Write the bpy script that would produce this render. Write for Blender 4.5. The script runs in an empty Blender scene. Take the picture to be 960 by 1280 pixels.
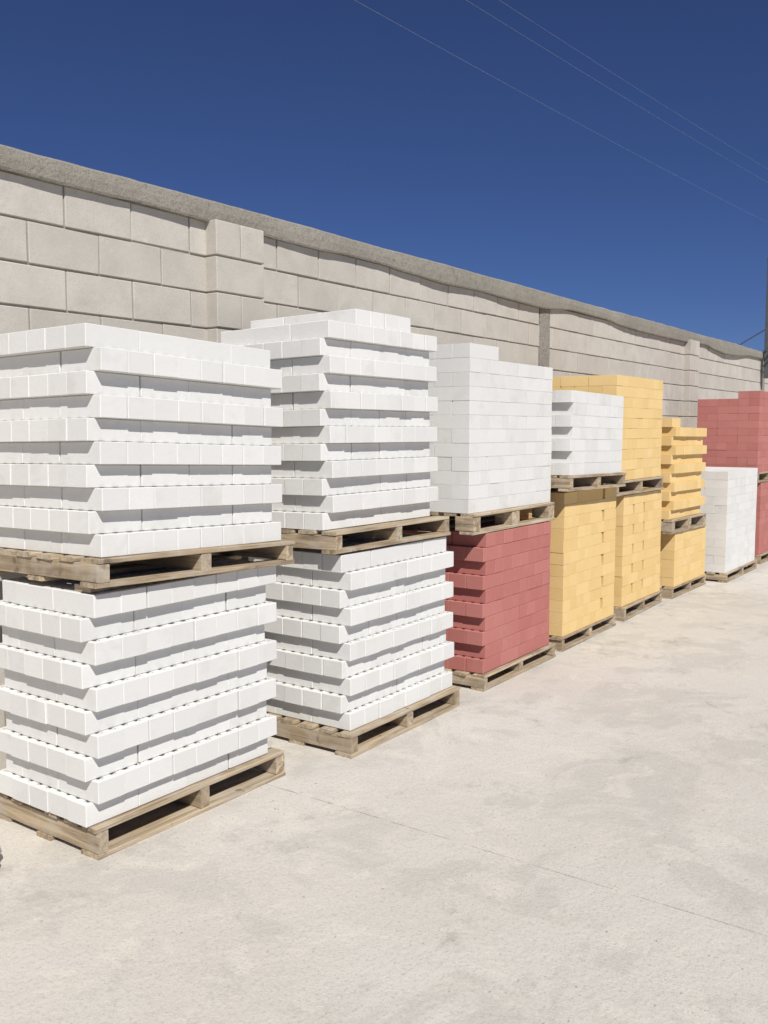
import bpy, bmesh, math, random
from mathutils import Vector, Matrix, noise

random.seed(7)
R = math.radians
scene = bpy.context.scene
col = scene.collection

# ------------------------------------------------------------------ camera
# world: X runs along the wall (away from the viewer), +Y towards the wall, Z up
F_PX = 1150.0
EYE = 1.63
PITCH = math.atan(103 / F_PX)
YAW = R(35.7)
cam_data = bpy.data.cameras.new("camera")
cam = bpy.data.objects.new("camera", cam_data)
col.objects.link(cam)
cam.location = (0, 0, EYE)
cam.rotation_euler = (math.pi / 2 - PITCH, 0, YAW - math.pi / 2)
cam_data.sensor_fit = 'VERTICAL'
cam_data.sensor_height = 36.0
cam_data.lens = F_PX / 1280 * 36.0
cam_data.clip_start = 0.05
cam_data.clip_end = 3000
scene.camera = cam
scene.render.resolution_x = 768
scene.render.resolution_y = 1024

# ------------------------------------------------------------------ light
LDIR = Vector((0.58, 0.77, -1.0)).normalized()       # the way the light travels
to_sun = -LDIR
elev = math.asin(to_sun.z)
world = bpy.data.worlds.new("World")
scene.world = world
world.use_nodes = True
wn = world.node_tree
bg = wn.nodes["Background"]
sky = wn.nodes.new("ShaderNodeTexSky")
sky.sky_type = 'NISHITA'
sky.sun_disc = False
sky.sun_elevation = elev
sky.sun_rotation = math.atan2(to_sun.x, to_sun.y)
sky.altitude = 7500
sky.air_density = 2.0
sky.dust_density = 0.1
sky.ozone_density = 10.0
bg.inputs["Strength"].default_value = 0.05
tint = wn.nodes.new("ShaderNodeMix")
tint.data_type = 'RGBA'; tint.blend_type = 'MULTIPLY'
tint.inputs[0].default_value = 1.0
tint.inputs[7].default_value = (1.04, 0.90, 1.06, 1)      # clear dry air: a deeper royal blue
wn.links.new(sky.outputs[0], tint.inputs[6])
wn.links.new(tint.outputs[2], bg.inputs["Color"])

sun_data = bpy.data.lights.new("sun", 'SUN')
sun_data.energy = 5.0
sun_data.angle = R(0.53)
sun_data.color = (1.0, 0.968, 0.915)
sun = bpy.data.objects.new("sun", sun_data)
col.objects.link(sun)
sun.rotation_euler = LDIR.to_track_quat('-Z', 'Y').to_euler()
sun.location = (-6, -6, 12)

scene.view_settings.view_transform = 'Standard'
scene.view_settings.look = 'None'
scene.view_settings.exposure = -0.06
scene.view_settings.gamma = 1.0
scene.view_settings.use_curve_mapping = False


# ------------------------------------------------------------------ helpers
def tag(o, label=None, cat=None, group=None, kind=None):
    if label: o["label"] = label
    if cat: o["category"] = cat
    if group: o["group"] = group
    if kind: o["kind"] = kind
    return o

def link(name, data, parent=None, loc=(0, 0, 0), rot=None):
    o = bpy.data.objects.new(name, data)
    col.objects.link(o)
    o.location = loc
    if rot: o.rotation_euler = rot
    if parent: o.parent = parent
    return o

def empty(name, loc, rot=(0, 0, 0)):
    o = link(name, None, None, loc, rot)
    o.empty_display_size = 0.2
    return o

def mesh_of(bm, name, mat):
    me = bpy.data.meshes.new(name)
    bm.to_mesh(me); bm.free()
    if mat: me.materials.append(mat)
    return me

def box_bm(sx, sy, sz, bevel=0.0, segs=1, base=False):
    """box centred in x and y; z centred or standing on 0"""
    bm = bmesh.new()
    bmesh.ops.create_cube(bm, size=1.0)
    for v in bm.verts:
        v.co.x *= sx; v.co.y *= sy; v.co.z *= sz
        if base: v.co.z += sz / 2
    if bevel > 0:
        bmesh.ops.bevel(bm, geom=list(bm.edges), offset=bevel, segments=segs, affect='EDGES')
    return bm

# node shorthand
class Nodes:
    def __init__(self, name):
        self.mat = bpy.data.materials.new(name)
        self.mat.use_nodes = True
        self.t = self.mat.node_tree
        self.bsdf = self.t.nodes["Principled BSDF"]
        self.bsdf.inputs["Specular IOR Level"].default_value = 0.25
    def n(self, kind, **kw):
        nd = self.t.nodes.new(kind)
        for k, v in kw.items():
            if k.startswith("in_"):
                key = k[3:]
                key = int(key) if key.isdigit() else key
                nd.inputs[key].default_value = v
            else:
                setattr(nd, k, v)
        return nd
    def l(self, a, b): self.t.links.new(a, b)
    def noise(self, vec, scale, detail=4, rough=0.55, dist=0.0):
        nd = self.n("ShaderNodeTexNoise")
        nd.inputs["Scale"].default_value = scale
        nd.inputs["Detail"].default_value = detail
        nd.inputs["Roughness"].default_value = rough
        nd.inputs["Distortion"].default_value = dist
        if vec: self.l(vec, nd.inputs["Vector"])
        return nd.outputs["Fac"]
    def ramp(self, fac, stops):
        nd = self.n("ShaderNodeValToRGB")
        cr = nd.color_ramp
        while len(cr.elements) < len(stops): cr.elements.new(0.5)
        for e, (p, c) in zip(cr.elements, stops):
            e.position = p
            e.color = (c, c, c, 1) if isinstance(c, (int, float)) else (*c, 1)
        self.l(fac, nd.inputs["Fac"])
        return nd.outputs["Color"]
    def mix(self, fac, a, b, mode='MIX'):
        nd = self.n("ShaderNodeMix", data_type='RGBA', blend_type=mode)
        for s, v in ((nd.inputs[0], fac), (nd.inputs[6], a), (nd.inputs[7], b)):
            if isinstance(v, (int, float)): s.default_value = v
            elif isinstance(v, tuple): s.default_value = (*v, 1)
            else: self.l(v, s)
        return nd.outputs[2]
    def math(self, op, a, b=0.0, c=0.0):
        nd = self.n("ShaderNodeMath", operation=op)
        for s, v in zip(nd.inputs, (a, b, c)):
            if isinstance(v, (int, float)): s.default_value = v
            else: self.l(v, s)
        return nd.outputs[0]
    def bump(self, height, strength, dist, prev=None):
        nd = self.n("ShaderNodeBump")
        nd.inputs["Strength"].default_value = strength
        nd.inputs["Distance"].default_value = dist
        self.l(height, nd.inputs["Height"])
        if prev: self.l(prev, nd.inputs["Normal"])
        return nd.outputs["Normal"]
    def offset_vec(self, amount=37.0):
        """object coordinates shifted per object so that copies differ"""
        tc = self.n("ShaderNodeTexCoord")
        oi = self.n("ShaderNodeObjectInfo")
        mu = self.math('MULTIPLY', oi.outputs["Random"], amount)
        cmb = self.n("ShaderNodeCombineXYZ")
        for i in range(3): self.l(mu, cmb.inputs[i])
        ad = self.n("ShaderNodeVectorMath", operation='ADD')
        self.l(tc.outputs["Object"], ad.inputs[0]); self.l(cmb.outputs[0], ad.inputs[1])
        return ad.outputs[0], oi.outputs["Random"]
    def done(self, color, rough, normal=None):
        if isinstance(color, tuple): self.bsdf.inputs["Base Color"].default_value = (*color, 1)
        else: self.l(color, self.bsdf.inputs["Base Color"])
        if isinstance(rough, (int, float)): self.bsdf.inputs["Roughness"].default_value = rough
        else: self.l(rough, self.bsdf.inputs["Roughness"])
        if normal: self.l(normal, self.bsdf.inputs["Normal"])
        return self.mat

def brick_material(name, base, tint_a, tint_b, smudge, smudge_amt):
    m = Nodes(name)
    vec, rnd = m.offset_vec()
    c = m.mix(rnd, tint_a, tint_b)
    cloud = m.noise(vec, 9, 2, 0.6)
    c = m.mix(m.math('MULTIPLY', m.ramp(cloud, [(0.35, 0.0), (0.75, 1.0)]), 0.5), c, base)
    sp = m.noise(vec, 260, 2, 0.6)
    c = m.mix(m.ramp(sp, [(0.3, 0.22), (0.46, 0.0)]), c, smudge)
    sm = m.noise(vec, 4.5, 3, 0.65, 0.4)
    c = m.mix(m.math('MULTIPLY', m.ramp(sm, [(0.56, 0.0), (0.74, 1.0)]), smudge_amt), c, smudge)
    fine = m.noise(vec, 420, 2, 0.6)
    med = m.noise(vec, 60, 2, 0.55)
    nrm = m.bump(med, 0.18, 0.004)
    nrm = m.bump(fine, 0.22, 0.0015, nrm)
    return m.done(c, 0.9, nrm)

M = {}
M['white'] = brick_material("white_brick", (0.705, 0.70, 0.675), (0.665, 0.66, 0.635), (0.735, 0.73, 0.705), (0.50, 0.475, 0.425), 0.34)
M['red'] = brick_material("red_brick", (0.465, 0.178, 0.155), (0.425, 0.155, 0.135), (0.49, 0.195, 0.17), (0.49, 0.25, 0.22), 0.35)
M['yellow'] = brick_material("yellow_brick", (0.745, 0.535, 0.24), (0.70, 0.495, 0.21), (0.78, 0.57, 0.27), (0.80, 0.66, 0.42), 0.3)

def wood_material(name, axis):
    m = Nodes(name)
    vec, rnd = m.offset_vec()
    mp = m.n("ShaderNodeMapping")
    s = [38.0, 38.0, 38.0]; s[axis] = 2.2
    mp.inputs["Scale"].default_value = s
    m.l(vec, mp.inputs["Vector"])
    g = m.noise(mp.outputs[0], 1.0, 5, 0.6, 0.6)
    g2 = m.noise(mp.outputs[0], 3.3, 3, 0.6)
    base = m.mix(rnd, (0.37, 0.285, 0.185), (0.58, 0.465, 0.315))
    c = m.mix(m.ramp(g, [(0.36, 1.0), (0.62, 0.0)]), base, (0.235, 0.18, 0.12))
    st = m.noise(vec, 6, 4, 0.6)
    c = m.mix(m.ramp(st, [(0.46, 0.0), (0.72, 0.6)]), c, (0.50, 0.46, 0.39))
    kn = m.noise(vec, 14, 2, 0.5)
    c = m.mix(m.ramp(kn, [(0.66, 0.0), (0.74, 0.7)]), c, (0.13, 0.10, 0.07))
    nrm = m.bump(g, 0.5, 0.006)
    nrm = m.bump(g2, 0.3, 0.003, nrm)
    return m.done(c, 0.88, nrm)
M['wood_x'] = wood_material("weathered_wood_lengthwise", 0)
M['wood_y'] = wood_material("weathered_wood_crosswise", 1)

def block_material():
    m = Nodes("wall_block")
    vec, rnd = m.offset_vec()
    c = m.mix(rnd, (0.49, 0.455, 0.40), (0.565, 0.53, 0.47))
    a = m.noise(vec, 5, 5, 0.6, 0.3)
    c = m.mix(m.ramp(a, [(0.42, 0.0), (0.72, 0.75)]), c, (0.44, 0.41, 0.36))
    b = m.noise(vec, 170, 3, 0.6)
    c = m.mix(m.ramp(b, [(0.30, 0.5), (0.45, 0.0)]), c, (0.27, 0.25, 0.215))
    d = m.noise(vec, 9, 3, 0.6)
    c = m.mix(m.ramp(d, [(0.66, 0.0), (0.76, 0.5)]), c, (0.62, 0.60, 0.56))
    fine = m.noise(vec, 240, 3, 0.65)
    med = m.noise(vec, 30, 4, 0.6)
    nrm = m.bump(med, 0.3, 0.006)
    nrm = m.bump(fine, 0.4, 0.002, nrm)
    return m.done(c, 0.93, nrm)
M['block'] = block_material()

def rough_concrete(name, ca, cb, dark, scale=1.0, bump=0.5):
    m = Nodes(name)
    tc = m.n("ShaderNodeTexCoord")
    v = tc.outputs["Object"]
    a = m.noise(v, 2.2 * scale, 6, 0.65, 0.4)
    c = m.mix(m.ramp(a, [(0.35, 0.0), (0.7, 1.0)]), ca, cb)
    s = m.noise(v, 95 * scale, 4, 0.7)
    c = m.mix(m.ramp(s, [(0.34, 0.75), (0.5, 0.0)]), c, dark)
    p = m.noise(v, 22 * scale, 4, 0.6)
    c = m.mix(m.ramp(p, [(0.3, 0.55), (0.45, 0.0)]), c, dark)
    h1 = m.noise(v, 26 * scale, 6, 0.68)
    h2 = m.noise(v, 130 * scale, 4, 0.7)
    nrm = m.bump(h1, bump, 0.02)
    nrm = m.bump(h2, bump, 0.006, nrm)
    return m.done(c, 0.95, nrm)
M['coping'] = rough_concrete("coping_concrete", (0.265, 0.245, 0.205), (0.335, 0.31, 0.265), (0.16, 0.145, 0.12))
M['column'] = rough_concrete("exposed_column_concrete", (0.33, 0.305, 0.265), (0.39, 0.365, 0.32), (0.17, 0.155, 0.13), 1.3, 0.9)
M['mortar'] = rough_concrete("joint_mortar", (0.33, 0.305, 0.265), (0.38, 0.355, 0.31), (0.24, 0.22, 0.19), 1.0, 0.4)
M['rock'] = rough_concrete("broken_concrete", (0.46, 0.435, 0.385), (0.52, 0.495, 0.445), (0.34, 0.315, 0.27), 2.0, 0.6)

def ground_material():
    m = Nodes("yard_concrete")
    tc = m.n("ShaderNodeTexCoord")
    v = tc.outputs["Object"]
    big = m.noise(v, 0.55, 5, 0.6, 0.5)
    c = m.mix(m.ramp(big, [(0.36, 0.0), (0.66, 1.0)]), (0.595, 0.556, 0.495), (0.64, 0.607, 0.555))
    # worn grey patches
    pat = m.noise(v, 1.7, 7, 0.68, 0.9)
    c = m.mix(m.ramp(pat, [(0.50, 0.0), (0.57, 0.62)]), c, (0.51, 0.48, 0.43))
    pat2 = m.noise(v, 4.2, 6, 0.7, 0.4)
    c = m.mix(m.ramp(pat2, [(0.54, 0.0), (0.62, 0.6)]), c, (0.68, 0.635, 0.555))
    # sand and exposed aggregate
    sp = m.noise(v, 75, 4, 0.7)
    c = m.mix(m.ramp(sp, [(0.34, 0.7), (0.47, 0.0)]), c, (0.44, 0.41, 0.36))
    sp2 = m.noise(v, 130, 3, 0.7)
    c = m.mix(m.ramp(sp2, [(0.55, 0.0), (0.68, 0.55)]), c, (0.70, 0.67, 0.61))
    # fine dark grit, denser in some areas, and greenish old stains
    gr = m.noise(v, 210, 2, 0.8)
    gm = m.noise(v, 2.6, 3, 0.6)
    c = m.mix(m.math('MULTIPLY', m.ramp(gr, [(0.30, 1.0), (0.40, 0.0)]), m.ramp(gm, [(0.40, 0.15), (0.62, 0.85)])), c, (0.24, 0.22, 0.19))
    st = m.noise(v, 1.05, 6, 0.72, 1.2)
    sb = m.noise(v, 11, 4, 0.7)
    c = m.mix(m.math('MULTIPLY', m.ramp(st, [(0.56, 0.0), (0.68, 0.7)]), m.ramp(sb, [(0.42, 0.0), (0.6, 1.0)])), c, (0.33, 0.315, 0.27))
    h1 = m.noise(v, 34, 5, 0.7)
    h2 = m.noise(v, 140, 4, 0.75)
    h0 = m.noise(v, 3.0, 4, 0.6)
    nrm = m.bump(h0, 0.35, 0.03)
    nrm = m.bump(h1, 0.5, 0.008, nrm)
    nrm = m.bump(h2, 0.65, 0.003, nrm)
    return m.done(c, 0.92, nrm)
M['ground'] = ground_material()

def plain(name, c, rough, metal=0.0):
    m = Nodes(name)
    tc = m.n("ShaderNodeTexCoord")
    a = m.noise(tc.outputs["Object"], 14, 4, 0.6)
    cc = m.mix(m.ramp(a, [(0.35, 0.0), (0.7, 1.0)]), c, tuple(x * 1.25 for x in c))
    m.bsdf.inputs["Metallic"].default_value = metal
    return m.done(cc, rough)
M['steel'] = plain("painted_steel", (0.085, 0.09, 0.095), 0.55)
M['wire'] = plain("aluminium_wire", (0.34, 0.34, 0.34), 0.45)
M['earth'] = plain("joint_dirt", (0.33, 0.305, 0.265), 0.95)
M['nail'] = plain("rusty_nail", (0.13, 0.085, 0.06), 0.7)

# ------------------------------------------------------------------ ground
JOINT_X = 3.03
bm = bmesh.new()
vs = [bm.verts.new(p) for p in ((-600, -600, -0.006), (900, -600, -0.006), (900, 600, -0.006), (-600, 600, -0.006))]
bm.faces.new(vs)
ground = link("ground", mesh_of(bm, "ground", M['earth']))
tag(ground, kind="structure")
for x0, x1 in ((-600, JOINT_X - 0.003), (JOINT_X + 0.003, 900)):
    bm = bmesh.new()
    # edge strip along the joint is slightly ragged
    n = 260
    ys = [-600] + [-6 + 10.5 * i / n for i in range(n + 1)] + [600]
    inner = x1 if x0 == -600 else x0
    outer = x0 if x0 == -600 else x1
    sgn = -1 if x0 == -600 else 1
    prev = None
    for y in ys:
        j = (noise.noise(Vector((inner * 3, y * 9, 0))) + noise.noise(Vector((0, y * 31, 2)))) * 0.006
        xi = inner + sgn * (max(-0.0024, j))
        cur = (bm.verts.new((xi + sgn * 0.0008, y, 0)), bm.verts.new((outer, y, 0)),
               bm.verts.new((xi, y, -0.001)), bm.verts.new((xi, y, -0.0065)))
        if prev:
            for a, b in ((0, 1), (0, 2), (2, 3)):
                bm.faces.new((prev[a], prev[b], cur[b], cur[a]))
        prev = cur
    bmesh.ops.recalc_face_normals(bm, faces=list(bm.faces))
    up = sum(f.normal.z * f.calc_area() for f in bm.faces)
    if up < 0: bmesh.ops.reverse_faces(bm, faces=list(bm.faces))
    link("concrete_slab", mesh_of(bm, "concrete_slab", M['ground']), ground)

# ------------------------------------------------------------------ block wall
WY = 3.9            # front face of the wall
PILY = 3.815         # front face of the piers
WX0, WX1 = -3.0, 34.0
COURSE = 0.2
NCOURSE = 14
wall = empty("block_wall", (0, 0, 0))
tag(wall, "long grey concrete block wall with piers and wavy concrete coping behind the stacks", "wall")
bm = box_bm(WX1 - WX0, 0.17, NCOURSE * COURSE)
for v in bm.verts: v.co += Vector(((WX0 + WX1) / 2, WY + 0.009 + 0.085, NCOURSE * COURSE / 2))
link("mortar_core", mesh_of(bm, "mortar_core", M['mortar']), wall)

def block_mesh(sx, sy, sz, chip=0):
    bm = box_bm(sx, sy, sz, 0.0035, 1)
    for v in bm.verts:
        if v.co.y < 0:
            v.co += Vector((random.uniform(-1, 1), random.uniform(-1, 1), random.uniform(-1, 1))) * 0.0012
    return bm

BH = COURSE - 0.0105
block_cache = {}
def get_block(w, d, variant):
    key = (round(w, 3), round(d, 3), variant)
    if key not in block_cache:
        block_cache[key] = mesh_of(block_mesh(w, d, BH), "block", M['block'])
    return block_cache[key]

piers = [(3.705, 4.095), (12.14, 12.51), (20.3, 20.7), (28.5, 28.9)]
cols_flush = [(7.92, 8.125), (16.15, 16.35), (24.5, 24.7)]
breaks = sorted([(a + 0.0, b + 0.0) for a, b in cols_flush] + [(a + 0.03, b + 0.05) for a, b in piers])
hidden = bmesh.new()
# first vertical joint seen in the photo: x = 2.79 in the odd courses, 2.59 in the even ones
spans = []
cur = WX0
for a, b in breaks:
    spans.append((cur, a)); cur = b
spans.append((cur, WX1))
singles = 0
for k in range(NCOURSE):
    z = (k + 0.5) * COURSE
    phase = 2.79 if (NCOURSE - 1 - k) % 2 == 0 else 2.585
    for a, b in spans:
        ph = phase
        if a > 4 and a < 5: ph = 4.30 if (NCOURSE - 1 - k) % 2 == 0 else 4.50
        x = ph - math.ceil((ph - a) / 0.4) * 0.4
        while x < b - 0.02:
            l, r = max(x, a), min(x + 0.4, b)
            x += 0.4
            if r - l < 0.035: continue
            w = r - l - random.uniform(0.007, 0.011)
            cx = (l + r) / 2
            dy = random.uniform(-0.0025, 0.002)
            if k >= 8 and 2.0 < cx < 16.8:
                full = abs(w - 0.391) < 0.004
                me = get_block(0.391 if full else w, 0.09, random.randint(0, 5) if full else 0)
                o = link("block", me, wall, (cx, WY + 0.045 + dy, z + random.uniform(-0.001, 0.001)),
                         (random.uniform(-0.004, 0.004), random.uniform(-0.003, 0.003), random.uniform(-0.004, 0.004)))
                singles += 1
            else:
                t = block_mesh(w, 0.09, BH)
                for v in t.verts: v.co += Vector((cx, WY + 0.045 + dy, z))
                tmp = bpy.data.meshes.new("t"); t.to_mesh(tmp); t.free()
                hidden.from_mesh(tmp); bpy.data.meshes.remove(tmp)
o = link("hidden_block_courses", mesh_of(hidden, "hidden_block_courses", M['block']), wall)
tag(o, kind="stuff")
# piers
for i, (a, b) in enumerate(piers):
    for k in range(NCOURSE):
        z = (k + 0.5) * COURSE
        two = (NCOURSE - 1 - k) % 2 == 0
        cells = [(a, (a + b) / 2), ((a + b) / 2, b)] if two else [(a, b)]
        for l, r in cells:
            w = r - l - 0.005
            link("pier_block", get_block(w, 0.19, 10 + i), wall, ((l + r) / 2, PILY + 0.095 + random.uniform(-0.004, 0.003), z),
                 (0, 0, random.uniform(-0.006, 0.006)))
    bmc = box_bm(b - a - 0.02, 0.17, NCOURSE * COURSE)
    for v in bmc.verts: v.co += Vector(((a + b) / 2, PILY + 0.012 + 0.085, NCOURSE * COURSE / 2))
    link("pier_core", mesh_of(bmc, "pier_core", M['mortar']), wall)
# flush exposed columns with a ragged cast edge
for a, b in cols_flush:
    bmc = bmesh.new()
    n = 60
    ring = []
    for i in range(n + 1):
        z = NCOURSE * COURSE * i / n
        l = a - 0.004 + 0.014 * noise.noise(Vector((a, z * 3, 0))); r = b + 0.004 + 0.014 * noise.noise(Vector((b, z * 3, 5)))
        ring.append([bmc.verts.new(p) for p in ((l, WY + 0.1, z), (l, WY - 0.004, z), ((l + r) / 2, WY - 0.007, z), (r, WY - 0.004, z), (r, WY + 0.1, z))])
    for i in range(n):
        for j in range(4):
            bmc.faces.new((ring[i][j], ring[i][j + 1], ring[i + 1][j + 1], ring[i + 1][j]))
    bmesh.ops.recalc_face_normals(bmc, faces=list(bmc.faces))
    link("concrete_column", mesh_of(bmc, "concrete_column", M['column']), wall)

# coping: bottom edge follows the bulging formwork
BOT = [(-3, 2.80), (2.4, 2.796), (2.84, 2.79), (3.28, 2.797), (3.66, 2.786), (4.12, 2.786), (4.63, 2.78), (5.02, 2.792), (5.31, 2.79), (5.75, 2.772), (6.2, 2.757),
       (6.7, 2.768), (7.34, 2.755), (7.83, 2.75), (8.64, 2.80), (9.4, 2.795), (9.98, 2.763), (10.5, 2.753), (11.96, 2.758), (12.6, 2.785), (12.95, 2.788),
       (13.37, 2.748), (13.93, 2.722), (14.36, 2.733), (15.27, 2.785), (16.08, 2.79), (18, 2.75), (20, 2.79), (23, 2.75), (27, 2.79), (34, 2.77)]
def interp(tab, x):
    for (x0, y0), (x1, y1) in zip(tab, tab[1:]):
        if x <= x1:
            t = max(0, min(1, (x - x0) / (x1 - x0))); t = t * t * (3 - 2 * t)
            return y0 + (y1 - y0) * t
    return tab[-1][1]
bmc = bmesh.new()
prev = None
N = 620
for i in range(N + 1):
    x = WX0 - 0.05 + (WX1 - WX0 + 0.1) * i / N
    zb = interp(BOT, x)
    zt = 2.908 + 0.010 * noise.noise(Vector((x * 0.6, 1, 0))) + 0.005 * noise.noise(Vector((x * 4, 3, 0)))
    bulge = (2.80 - zb) * 0.28
    yf = 3.868 - bulge + 0.007 * noise.noise(Vector((x * 1.3, 9, 0))) + 0.003 * noise.noise(Vector((x * 11, 4, 0)))
    rg = 0.0035 * noise.noise(Vector((x * 23, 7, 0))) + 0.003 * noise.noise(Vector((x * 9, 17, 0)))
    pts = [(x, 4.02, zb + 0.002), (x, yf + 0.02, zb + 0.002 + rg), (x, yf + 0.004, zb + rg), (x, yf - 0.001 + rg * 0.4, zb + 0.012 + rg), (x, yf - 0.004, (zb + zt) / 2),
           (x, yf + rg * 0.5, zt - 0.012), (x, yf + 0.012, zt + rg * 0.6), (x, 3.95, zt + 0.006 + 0.004 * noise.noise(Vector((x * 7, 2, 2)))), (x, 4.15, zt - 0.005), (x, 4.15, zb)]
    cur = [bmc.verts.new(p) for p in pts]
    if prev:
        for j in range(len(pts)):
            k = (j + 1) % len(pts)
            bmc.faces.new((prev[j], prev[k], cur[k], cur[j]))
    prev = cur
bmesh.ops.recalc_face_normals(bmc, faces=list(bmc.faces))
link("coping", mesh_of(bmc, "coping", M['coping']), wall)

# ------------------------------------------------------------------ bricks
BL, BW, BT = 0.2475, 0.1205, 0.0875

def brick_mesh(mat, holes, seed):
    rnd = random.Random(seed)
    bm = box_bm(BL, BW, BT, 0.0026 if holes else 0.0010, 1, base=True)
    # broken corners and arrises: cut off by slanting planes
    for _ in range(rnd.choice((0, 1, 1, 2))):
        sg = [rnd.choice((-1, 1)) for _ in range(3)]
        c = Vector((sg[0] * BL / 2, sg[1] * BW / 2, BT if sg[2] > 0 else 0))
        nv = Vector([sg[i] * rnd.uniform(0.35, 1.0) for i in range(3)]).normalized()
        co = c - nv * (rnd.uniform(0.0025, 0.005) if rnd.random() < 0.85 else rnd.uniform(0.006, 0.011)) * (1.0 if holes else 0.7)
        r = bmesh.ops.bisect_plane(bm, geom=list(bm.verts) + list(bm.edges) + list(bm.faces), plane_co=co, plane_no=nv, clear_outer=True)
        ce = [g for g in r['geom_cut'] if isinstance(g, bmesh.types.BMEdge)]
        if len(ce) > 2: bmesh.ops.edgeloop_fill(bm, edges=ce)
    for v in bm.verts:
        v.co += Vector((rnd.uniform(-1, 1), rnd.uniform(-1, 1), rnd.uniform(-1, 1))) * 0.0002
    if holes:
        bm.faces.ensure_lookup_table()
        topf = max((f for f in bm.faces if f.normal.z > 0.9), key=lambda f: f.calc_area())
        edges = list(topf.edges)
        bmesh.ops.delete(bm, geom=[topf], context='FACES_ONLY')
        zt = BT
        for hx in (-0.0910, 0.0910):
            for hy in (-0.030, 0.030):
                up, lo = [], []
                for k in range(8):
                    a = 2 * math.pi * (k + 0.5) / 8
                    up.append(bm.verts.new((hx + 0.0155 * math.cos(a), hy + 0.0155 * math.sin(a), zt)))
                    lo.append(bm.verts.new((hx + 0.014 * math.cos(a), hy + 0.014 * math.sin(a), zt - 0.06)))
                for k in range(8):
                    q = (k + 1) % 8
                    bm.faces.new((up[q], up[k], lo[k], lo[q]))
                    edges.append(bm.edges.get((up[k], up[q])))
                bm.faces.new(lo)
        bmesh.ops.triangle_fill(bm, use_beauty=True, edges=edges, normal=(0, 0, 1))
        # remove any fill inside the holes
        kill = []
        for f in bm.faces:
            c = f.calc_center_median()
            if c.z > zt - 0.004 and all(abs(v.co.z - zt) < 0.0006 for v in f.verts):
                for hx in (-0.0910, 0.0910):
                    for hy in (-0.030, 0.030):
                        if (c.x - hx) ** 2 + (c.y - hy) ** 2 < 0.013 ** 2: kill.append(f)
        if kill: bmesh.ops.delete(bm, geom=list(set(kill)), context='FACES_ONLY')
        bmesh.ops.recalc_face_normals(bm, faces=list(bm.faces))
    return mesh_of(bm, "brick", mat)

BRICK = {}
for c in ('white', 'red', 'yellow'):
    BRICK[c] = [brick_mesh(M[c], True, 100 + i) for i in range(7)] + [brick_mesh(M[c], False, 200 + i) for i in range(7)]

def add_brick(root, colour, x, y, z, along_x, pitch, holes, rnd, jit, L=0.25, W=0.123):
    v = rnd.randint(0, 6) + (0 if holes else 7)
    if jit < 0.002 and rnd.random() < 0.15: jit = 0.0038
    o = bpy.data.objects.new("brick", BRICK[colour][v])
    col.objects.link(o)
    o.parent = root
    jx, jy = (jit, jit * 0.35) if along_x else (jit * 0.35, jit)
    o.location = (x + rnd.uniform(-jx, jx), y + rnd.uniform(-jy, jy), z + 0.0004)
    o.rotation_euler = (0, 0, (0 if along_x else math.pi / 2) + (math.pi if rnd.random() < 0.5 else 0) + rnd.uniform(-1, 1) * (0.008 if jit > 0.002 else 0.003))
    g = 0.0009 if not holes else 0.0017
    o.scale = ((L - g) / BL, (W - g) / BW, (pitch - 0.0009) / BT)

def course(root, colour, kind, x0, y0, lx, ly, z, pitch, rnd, holes=False, full=False, jit=0.003, voids=None):
    """kind 'A': bricks lie along X (their ends on the X faces); 'B': along Y (their ends on the Y faces).
    Interior bricks that nothing shows are left out unless full."""
    if kind == 'A':
        nx = max(1, round((lx - (sum(v[1] for v in voids) if voids else 0)) / 0.25)); ny = max(1, round(ly / 0.123))
        tot = sum(v[1] for v in voids) if voids else 0
        px = (lx - tot) / nx; py = ly / ny
        for j in range(ny):
            xx = x0
            for i in range(nx):
                if full or i in (0, nx - 1) or j in (0, ny - 1) or voids:
                    add_brick(root, colour, xx + px / 2, y0 + (j + 0.5) * py, z, True, pitch, holes, rnd, jit, px, py)
                xx += px
                if voids:
                    for vi, g in voids:
                        if vi == i: xx += g
    else:
        nx = max(1, round(lx / 0.123)); px = lx / nx
        ny = int((ly + 0.03) // 0.25)
        rest = ly - ny * 0.25
        extra = rest > 0.1
        py = 0.25 if extra else ly / max(1, ny)
        for j in range(ny):
            for i in range(nx):
                if full or i in (0, nx - 1) or j == 0 or (j == ny - 1):
                    add_brick(root, colour, x0 + (i + 0.5) * px, y0 + (j + 0.5) * py, z, False, pitch, holes, rnd, jit, py, px)
        if extra:
            nx2 = max(1, round(lx / 0.25)); px2 = lx / nx2
            for i in range(nx2):
                add_brick(root, colour, x0 + (i + 0.5) * px2, y0 + ly - 0.062, z, True, pitch, holes, rnd, jit, px2, 0.123)

def make_stack(colour, loc, rot, lx, ly, seq, pitch, label, group, seed, sx=0.0, sy=0.0, holes=False, jit=0.003, voids=None, extra=None, vkind='A', flush_far=False):
    """seq: string of A/B from the bottom. A courses sit at (0,0); B courses are shifted by (+sx,-sy)."""
    root = empty("brick_stack", loc, rot)
    tag(root, label, "brick stack", group)
    rnd = random.Random(seed)
    n = len(seq)
    for k, kind in enumerate(seq):
        ox, oy = (0.0, 0.0) if kind == 'A' else (sx, -sy)
        cj = 0.003 if jit > 0.002 else 0.0008
        ox += rnd.uniform(-cj, cj); oy += rnd.uniform(-cj, cj)
        course(root, colour, kind, ox, oy, lx - (sx if (flush_far and kind == 'B') else 0), ly, k * pitch, pitch, rnd, holes, full=(k >= n - 2), jit=jit,
               voids=voids if (voids and kind == vkind) else None)
    for e in (extra or []):
        course(root, colour, e['kind'], e['x'], e['y'], e['lx'], e['ly'], n * pitch, pitch, rnd, holes, full=True, jit=jit)
    return root

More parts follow.
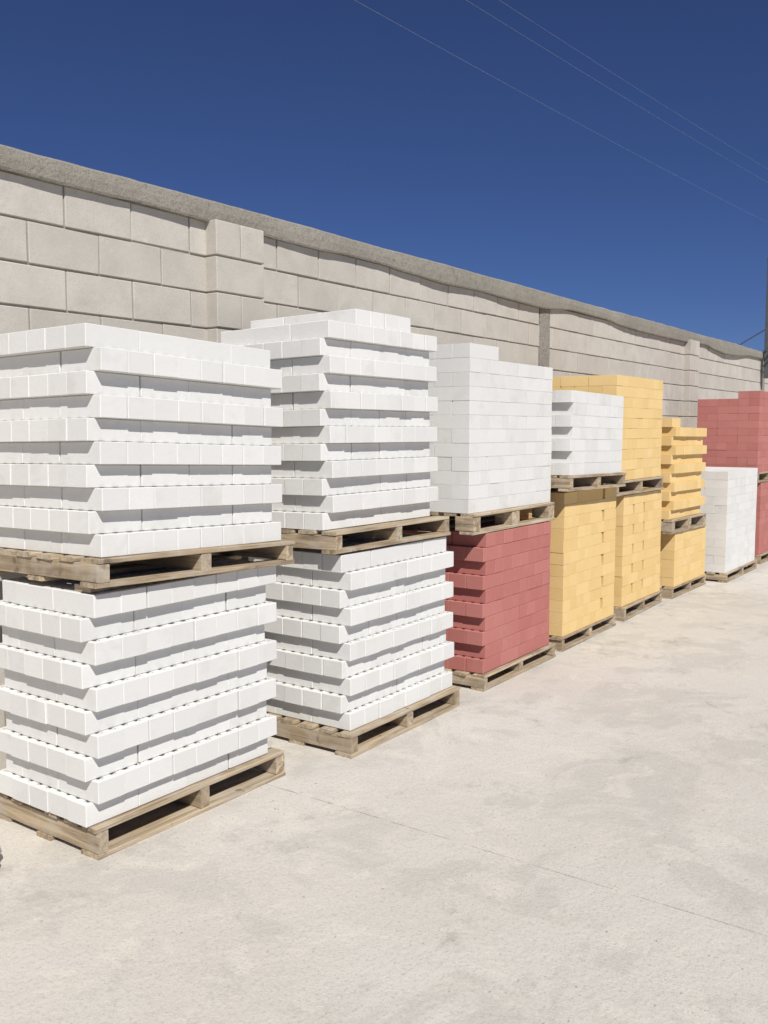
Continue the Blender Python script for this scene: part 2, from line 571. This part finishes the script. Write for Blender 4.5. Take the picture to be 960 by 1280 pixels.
# ------------------------------------------------------------------ pallets
def plank(name, parent, cx, cy, z0, lx, ly, h, rnd, mat):
    """a sawn board with a slight bow and uneven ends"""
    axis = 0 if lx >= ly else 1
    bm = bmesh.new()
    n = 6
    L, W = (lx, ly) if axis == 0 else (ly, lx)
    bow = rnd.uniform(-0.0025, 0.0025); tw = rnd.uniform(-0.002, 0.002); sk = rnd.uniform(-0.006, 0.006)
    c = 0.0025
    rings = []
    for i in range(n + 1):
        t = i / n
        u = (t - 0.5) * L
        b = bow * (1 - (2 * t - 1) ** 2) + rnd.uniform(-0.0008, 0.0008)
        w = W / 2 + rnd.uniform(-0.0012, 0.0012)
        prof = [(-w + c, 0), (w - c, 0), (w, c), (w, h - c), (w - c, h), (-w + c, h), (-w, h - c), (-w, c)]
        ring = []
        for (a, zz) in prof:
            uu = u + (sk * a / w * 0.5 if i in (0, n) else 0)
            zz2 = zz + (b if zz > h / 2 else b * 0.3) + tw * (a / w) * (2 * t - 1) * 0.4
            p = (uu, a, zz2) if axis == 0 else (a, uu, zz2)
            ring.append(bm.verts.new(p))
        rings.append(ring)
    for i in range(n):
        for j in range(8):
            k = (j + 1) % 8
            bm.faces.new((rings[i][j], rings[i][k], rings[i + 1][k], rings[i + 1][j]))
    bm.faces.new(rings[0]); bm.faces.new(rings[-1])
    bmesh.ops.recalc_face_normals(bm, faces=list(bm.faces))
    o = link(name, mesh_of(bm, name, mat), parent, (cx, cy, z0), (0, 0, rnd.uniform(-0.006, 0.006)))
    return o

def make_pallet(loc, rot, lx, ly, h, label, group, seed, ndeck=6, blocks=False, nstr=3):
    """deck boards along X on stringers along Y, bottom boards along X"""
    rnd = random.Random(seed)
    root = empty("pallet", loc, rot)
    tag(root, label, "pallet", group)
    t = 0.019
    sh = h - 2 * t - 0.002
    sw = 0.052 if not blocks else 0.095
    nail = None
    for i in range(nstr):
        cx = sw / 2 + 0.002 + (lx - sw - 0.004) * i / (nstr - 1) + (rnd.uniform(-0.03, 0.03) if 0 < i < nstr - 1 else 0)
        if blocks:
            for j in range(3):
                cy = 0.066 + (ly - 0.132) * j / 2
                plank("block", root, cx, cy, t + 0.001, sw, 0.125, sh, rnd, M['wood_y'])
        else:
            st = plank("stringer", root, cx, ly / 2, t + 0.001, sw, ly - 0.006, sh, rnd, M['wood_y'])
    wdeck = min(0.10, ly / ndeck * 0.74)
    for j in range(ndeck):
        w = wdeck + rnd.uniform(-0.008, 0.01)
        cy = w / 2 + (ly - w) * j / (ndeck - 1)
        plank("deck_board", root, lx / 2 + rnd.uniform(-0.006, 0.006), cy, h - t, lx + rnd.uniform(-0.006, 0.008), w, t - rnd.uniform(0, 0.002), rnd, M['wood_x'])
    for j in range(3):
        w = 0.095 + rnd.uniform(-0.008, 0.008)
        cy = w / 2 + (ly - w) * j / 2
        plank("bottom_board", root, lx / 2 + rnd.uniform(-0.006, 0.006), cy, 0.0, lx + rnd.uniform(-0.004, 0.008), w, t, rnd, M['wood_x'])
    # nail heads on the front ends of the stringers
    return root

PG_LOW = "pallets standing on the concrete yard"
PG_UP = "pallets carried on lower brick stacks"
SG_LOW = "brick stacks on the ground pallets"
SG_UP = "brick stacks on the upper pallets"

AB = lambda n, first: "".join(first if i % 2 == 0 else ('B' if first == 'A' else 'A') for i in range(n))

# --- bay 1: white over white
make_pallet((2.094, 2.843, 0.0), (0, 0, 0), 1.06, 0.67, 0.125, "weathered pallet on the ground under the nearest white brick stack", PG_LOW, 1)
make_stack('white', (2.074, 2.876, 0.1255), (0, 0, 0), 1.0, 0.606, AB(10, 'A'), 0.0892,
           "lower white brick stack nearest the viewer, stepped courses with holes on the ledges", SG_LOW, 11, 0.031, 0.035, True, 0.004)
T1 = (R(-0.9), R(1.9), 0)
make_pallet((2.098, 2.803, 1.047), T1, 1.09, 0.78, 0.108, "upper pallet tilted on a shim above the nearest white brick stack", PG_UP, 2)
def on(loc, rot, v):
    from mathutils import Euler
    return tuple(Vector(loc) + Euler(rot).to_matrix() @ Vector(v))
make_stack('white', on((2.098, 2.803, 1.047), T1, (0.012, 0.068, 0.1085)), T1, 1.0, 0.735, AB(10, 'B'), 0.0868,
           "upper white brick stack nearest the viewer, leaning slightly, stepped courses", SG_UP, 12, 0.031, 0.038, True, 0.004)

# --- bay 2: white over white
make_pallet((3.518, 2.727, 0.0), (0, 0, R(0.6)), 1.06, 0.72, 0.118, "pale pallet on the ground under the second white brick stack", PG_LOW, 3)
make_stack('white', (3.53, 2.80, 0.1185), (0, 0, R(0.6)), 1.0, 0.625, AB(10, 'B'), 0.0893,
           "second lower white brick stack, partly hidden behind the nearest one", SG_LOW, 13, 0.032, 0.036, True, 0.004)
T2 = (R(-1.1), R(0.15), R(0.4))
P2 = (3.475, 2.785, 1.022)
make_pallet(P2, T2, 1.07, 0.78, 0.112, "upper pallet with long overhanging deck board on the second white stack", PG_UP, 4)
make_stack('white', on(P2, T2, (0.012, 0.085, 0.1125)), T2, 0.985, 0.74, AB(12, 'A'), 0.0857,
           "tallest upper white brick stack with a part course on top", SG_UP, 14, 0.03, 0.036, True, 0.004,
           extra=[dict(kind='B', x=0.30, y=0.0, lx=0.5, ly=0.74)])

# --- bay 3: white over red
make_pallet((4.924, 2.77, 0.0), (0, 0, R(1.2)), 1.08, 0.72, 0.10, "pallet on the ground under the lower red brick stack", PG_LOW, 5)
make_stack('red', (4.955, 2.80, 0.1005), (0, 0, R(1.0)), 0.99, 0.625, AB(10, 'A'), 0.0885,
           "lower red brick stack under a white one, its courses stepped on the left", SG_LOW, 15, 0.036, 0.001, True, 0.0015, flush_far=True)
P3 = (4.825, 2.80, 0.99)
make_pallet(P3, (0, 0, R(0.5)), 1.16, 0.72, 0.128, "upper block pallet between the white stack and the red stack", PG_UP, 6, blocks=True)
make_stack('white', (4.83, 2.835, 1.1185), (0, 0, R(0.5)), 1.16, 0.625, AB(11, 'B'), 0.0858,
           "smooth flush white brick stack standing above the red stack", SG_UP, 16, 0.0, 0.0, False, 0.0015,
           extra=[dict(kind='A', x=0.0, y=0.0, lx=0.36, ly=0.62)])

# --- bay 4: short white over yellow
make_pallet((6.157, 2.815, 0.0), (0, 0, R(1.5)), 1.12, 0.72, 0.105, "pallet on the ground under the first yellow brick stack", PG_LOW, 7)
make_stack('yellow', (6.195, 2.83, 0.1055), (0, 0, R(0.6)), 1.02, 0.625, AB(12, 'B'), 0.0888,
           "tall yellow brick stack beside the red one, single square gaps down its face", SG_LOW, 17, 0.0, 0.0, False, 0.0012, voids=[(2, 0.05)])
P4 = (6.075, 2.735, 1.190)
make_pallet(P4, (0, R(0.9), R(0.3)), 1.08, 0.72, 0.112, "upper pallet under the short white brick stack", PG_UP, 8)
make_stack('white', (6.11, 2.755, 1.3025), (0, R(0.9), R(0.3)), 1.0, 0.625, AB(7, 'A'), 0.0868,
           "short white brick stack with seven courses above the yellow bricks", SG_UP, 18, 0.036, 0.001, False, 0.0013, flush_far=True)

# --- bay 5: yellow over yellow
make_pallet((7.469, 2.848, 0.0), (0, 0, R(2.0)), 1.06, 0.72, 0.115, "pallet on the ground under the second yellow brick stack", PG_LOW, 9)
make_stack('yellow', (7.50, 2.885, 0.1155), (0, 0, R(0.6)), 0.98, 0.625, AB(11, 'B'), 0.0868,
           "second lower yellow brick stack with two columns of gaps in its face", SG_LOW, 19, 0.0, 0.0, False, 0.0012, voids=[(0, 0.038), (1, 0.038)])
P5 = (7.275, 2.86, 1.078)
make_pallet(P5, (0, 0, R(0.4)), 1.16, 0.72, 0.122, "upper pallet under the tall yellow brick stack", PG_UP, 10)
make_stack('yellow', (7.285, 2.885, 1.2005), (0, 0, R(0.4)), 1.14, 0.625, AB(10, 'A'), 0.0878,
           "tall upper yellow brick stack rising behind the short white one", SG_UP, 20, 0.0, 0.0, False, 0.0012)

# --- bay 6: yellow over yellow, low
make_pallet((8.741, 2.859, 0.0), (0, 0, 0), 1.08, 0.70, 0.108, "pallet on the ground under the low yellow brick stack", PG_LOW, 21)
make_stack('yellow', (8.80, 2.865, 0.1085), (0, 0, 0), 0.99, 0.625, AB(6, 'A'), 0.0875,
           "low yellow brick stack of six courses nearest the single white stack", SG_LOW, 22, 0.0, 0.0, False, 0.0012)
P6 = (8.66, 2.85, 0.636)
make_pallet(P6, (0, R(0.5), 0), 1.08, 0.70, 0.135, "upper grey pallet resting on the low yellow brick stack", PG_UP, 23, blocks=True)
make_stack('yellow', (8.70, 2.895, 0.7715), (0, R(0.5), 0), 0.98, 0.625, "ABABABABAB", 0.0882,
           "upper yellow brick stack with ragged overhanging courses and a part course on top", SG_UP, 24, 0.036, 0.03, False, 0.004,
           extra=[dict(kind='A', x=0.0, y=0.0, lx=0.25, ly=0.5)])

# --- bay 7: single white stack
make_pallet((10.02, 2.70, 0.0), (0, 0, 0), 1.28, 0.70, 0.10, "pallet on the ground under the single white stack at the far end", PG_LOW, 25)
make_stack('white', (10.03, 2.72, 0.1005), (0, 0, 0), 1.22, 0.625, AB(12, 'B'), 0.0905,
           "single flush white brick stack at the far end with no stack above", SG_LOW, 26, 0.0, 0.0, False, 0.0013)

# --- bay 8: red over red
make_pallet((11.66, 2.75, 0.0), (0, 0, 0), 1.12, 0.72, 0.11, "pallet on the ground under the farthest red brick stack", PG_LOW, 27)
make_stack('red', (11.68, 2.78, 0.1105), (0, 0, 0), 1.0, 0.625, AB(10, 'A'), 0.0885,
           "lower red brick stack at the right edge behind the single white stack", SG_LOW, 28, 0.0, 0.0, False, 0.0013)
P8 = (11.50, 2.77, 0.996)
make_pallet(P8, (0, 0, 0), 1.12, 0.74, 0.12, "upper pallet under the farthest red brick stack", PG_UP, 29)
make_stack('red', (11.52, 2.79, 1.1165), (0, 0, 0), 1.05, 0.73, AB(10, 'B'), 0.0885,
           "upper red brick stack at the far end, rising above the single white stack", SG_UP, 30, 0.0, 0.0, False, 0.0013,
           extra=[dict(kind='A', x=0.0, y=0.0, lx=0.75, ly=0.25)])

# ------------------------------------------------------------------ shim under the tilted pallet
sh = plank("wooden_shim", None, 2.19, 2.93, 1.0185, 0.13, 0.10, 0.026, random.Random(5), M['wood_y'])
tag(sh, "thin wooden shim wedged under the near end of the tilted upper pallet", "wood")

# ------------------------------------------------------------------ broken lump at the left edge
bm = bmesh.new()
bmesh.ops.create_icosphere(bm, subdivisions=3, radius=0.1)
for v in bm.verts:
    d = v.co.normalized()
    k = 1 + 0.35 * noise.noise(d * 1.7 + Vector((3, 1, 4))) + 0.12 * noise.noise(d * 5)
    v.co = Vector((d.x * 0.10 * k, d.y * 0.09 * k, max(-0.045, d.z * 0.062 * k)))
o = link("concrete_lump", mesh_of(bm, "concrete_lump", M['rock']), None, (1.764, 3.12, 0.044), (0, 0, 0.6))
tag(o, "broken grey concrete lump lying by the nearest pallet at the left edge", "rubble")

# ------------------------------------------------------------------ steel post on the wall and wires
def tube_bm(pts, r, n=8):
    bm = bmesh.new()
    rings = []
    for i, p in enumerate(pts):
        p = Vector(p)
        d = (Vector(pts[min(i + 1, len(pts) - 1)]) - Vector(pts[max(i - 1, 0)])).normalized()
        a = d.cross(Vector((0, 0, 1)))
        if a.length < 1e-3: a = d.cross(Vector((0, 1, 0)))
        a.normalize(); b = d.cross(a)
        rings.append([bm.verts.new(p + (a * math.cos(2 * math.pi * k / n) + b * math.sin(2 * math.pi * k / n)) * r) for k in range(n)])
    for i in range(len(rings) - 1):
        for k in range(n):
            q = (k + 1) % n
            bm.faces.new((rings[i][k], rings[i][q], rings[i + 1][q], rings[i + 1][k]))
    bm.faces.new(rings[0]); bm.faces.new(rings[-1])
    bmesh.ops.recalc_face_normals(bm, faces=list(bm.faces))
    return bm

post = empty("steel_post", (16.07, 3.80, 2.47))
tag(post, "dark steel post clamped to the wall at the right edge", "post")
b = box_bm(0.085, 0.085, 1.92, 0.004, 1, base=True)
link("shaft", mesh_of(b, "shaft", M['steel']), post)
b = box_bm(0.10, 0.10, 0.02, 0.004, 1, base=True)
link("cap", mesh_of(b, "cap", M['steel']), post, (0, 0, 1.921))
for z in (0.30, 0.40):
    b = box_bm(0.24, 0.012, 0.03, 0.002, 1)
    link("clamp", mesh_of(b, "clamp", M['steel']), post, (0, -0.05, z))
b = box_bm(0.02, 0.07, 0.02, 0.002, 1)
link("bracket", mesh_of(b, "bracket", M['steel']), post, (-0.05, 0.03, 0.45))

def wire(p, q, sag, r, label, group):
    p, q = Vector(p), Vector(q)
    pts = []
    for i in range(41):
        t = i / 40
        v = p.lerp(q, t); v.z -= sag * 4 * t * (1 - t)
        pts.append(v)
    o = link("overhead_wire", mesh_of(tube_bm(pts, r, 6), "overhead_wire", M['wire']))
    tag(o, label, "wire", group)
def ext(a, b, t): return tuple(a[i] + (b[i] - a[i]) * t for i in range(3))
WG = "thin wires across the sky"
wire(ext((9.126, 6.5, 6.613), (13.966, 6.5, 6.843), -2.5), ext((9.126, 6.5, 6.613), (13.966, 6.5, 6.843), 6), 0.25, 0.0011, "thin overhead wire lowest and leftmost of the three in the sky", WG)
wire(ext((11.585, 6.5, 7.502), (20.36, 6.5, 8.087), -1.5), ext((11.585, 6.5, 7.502), (20.36, 6.5, 8.087), 3.5), 0.25, 0.0011, "thin overhead wire in the middle of the three in the sky", WG)
wire(ext((12.529, 6.5, 7.843), (19.241, 6.5, 8.318), -2), ext((12.529, 6.5, 7.843), (19.241, 6.5, 8.318), 4), 0.25, 0.0011, "thin overhead wire highest and rightmost of the three in the sky", WG)
o = link("service_cable", mesh_of(tube_bm([(16.08, 3.84, 3.27), (18.9, 5.0, 3.28), (21.6, 6.0, 3.35), (27, 8.0, 3.62)], 0.010, 6), "service_cable", M['steel']))
tag(o, "dark cable running from the steel post back over the wall", "cable")

# ------------------------------------------------------------------ loose grit on the concrete
rg = random.Random(77)
verts, faces = [], []
tpl = [(1, 0, 0), (-0.5, 0.87, 0), (-0.5, -0.87, 0), (0.1, 0.1, 0.9), (0.5, 0.6, 0.45), (-0.8, 0.1, 0.5), (0.4, -0.7, 0.45)]
tf = [(0, 4, 6), (0, 1, 4), (1, 5, 4), (1, 2, 5), (2, 6, 5), (2, 0, 6), (4, 3, 6), (4, 5, 3), (5, 6, 3)]
n = 0
while n < 4200:
    x = rg.uniform(0.6, 11.0); y = rg.uniform(-1.6, 2.84)
    d = math.hypot(x, y)
    if rg.random() > 1.6 / max(d, 1.0) + 0.12: continue
    if noise.noise(Vector((x * 0.9, y * 0.9, 3))) + rg.uniform(-0.5, 0.5) < 0.0: continue
    r = 0.0016 + 0.0035 * rg.random() ** 4
    a = rg.uniform(0, 6.28)
    k = len(verts)
    for (px, py, pz) in tpl:
        px *= rg.uniform(0.7, 1.3); py *= rg.uniform(0.7, 1.3); pz *= rg.uniform(0.5, 1.1)
        verts.append((x + r * (px * math.cos(a) - py * math.sin(a)), y + r * (px * math.sin(a) + py * math.cos(a)), 0.0002 + r * pz))
    faces += [tuple(k + i for i in f) for f in tf]
    n += 1
me = bpy.data.meshes.new("grit"); me.from_pydata(verts, [], faces); me.materials.append(M['rock'])
o = link("grit", me)
tag(o, "fine grey grit scattered over the concrete yard", "grit", kind="stuff")
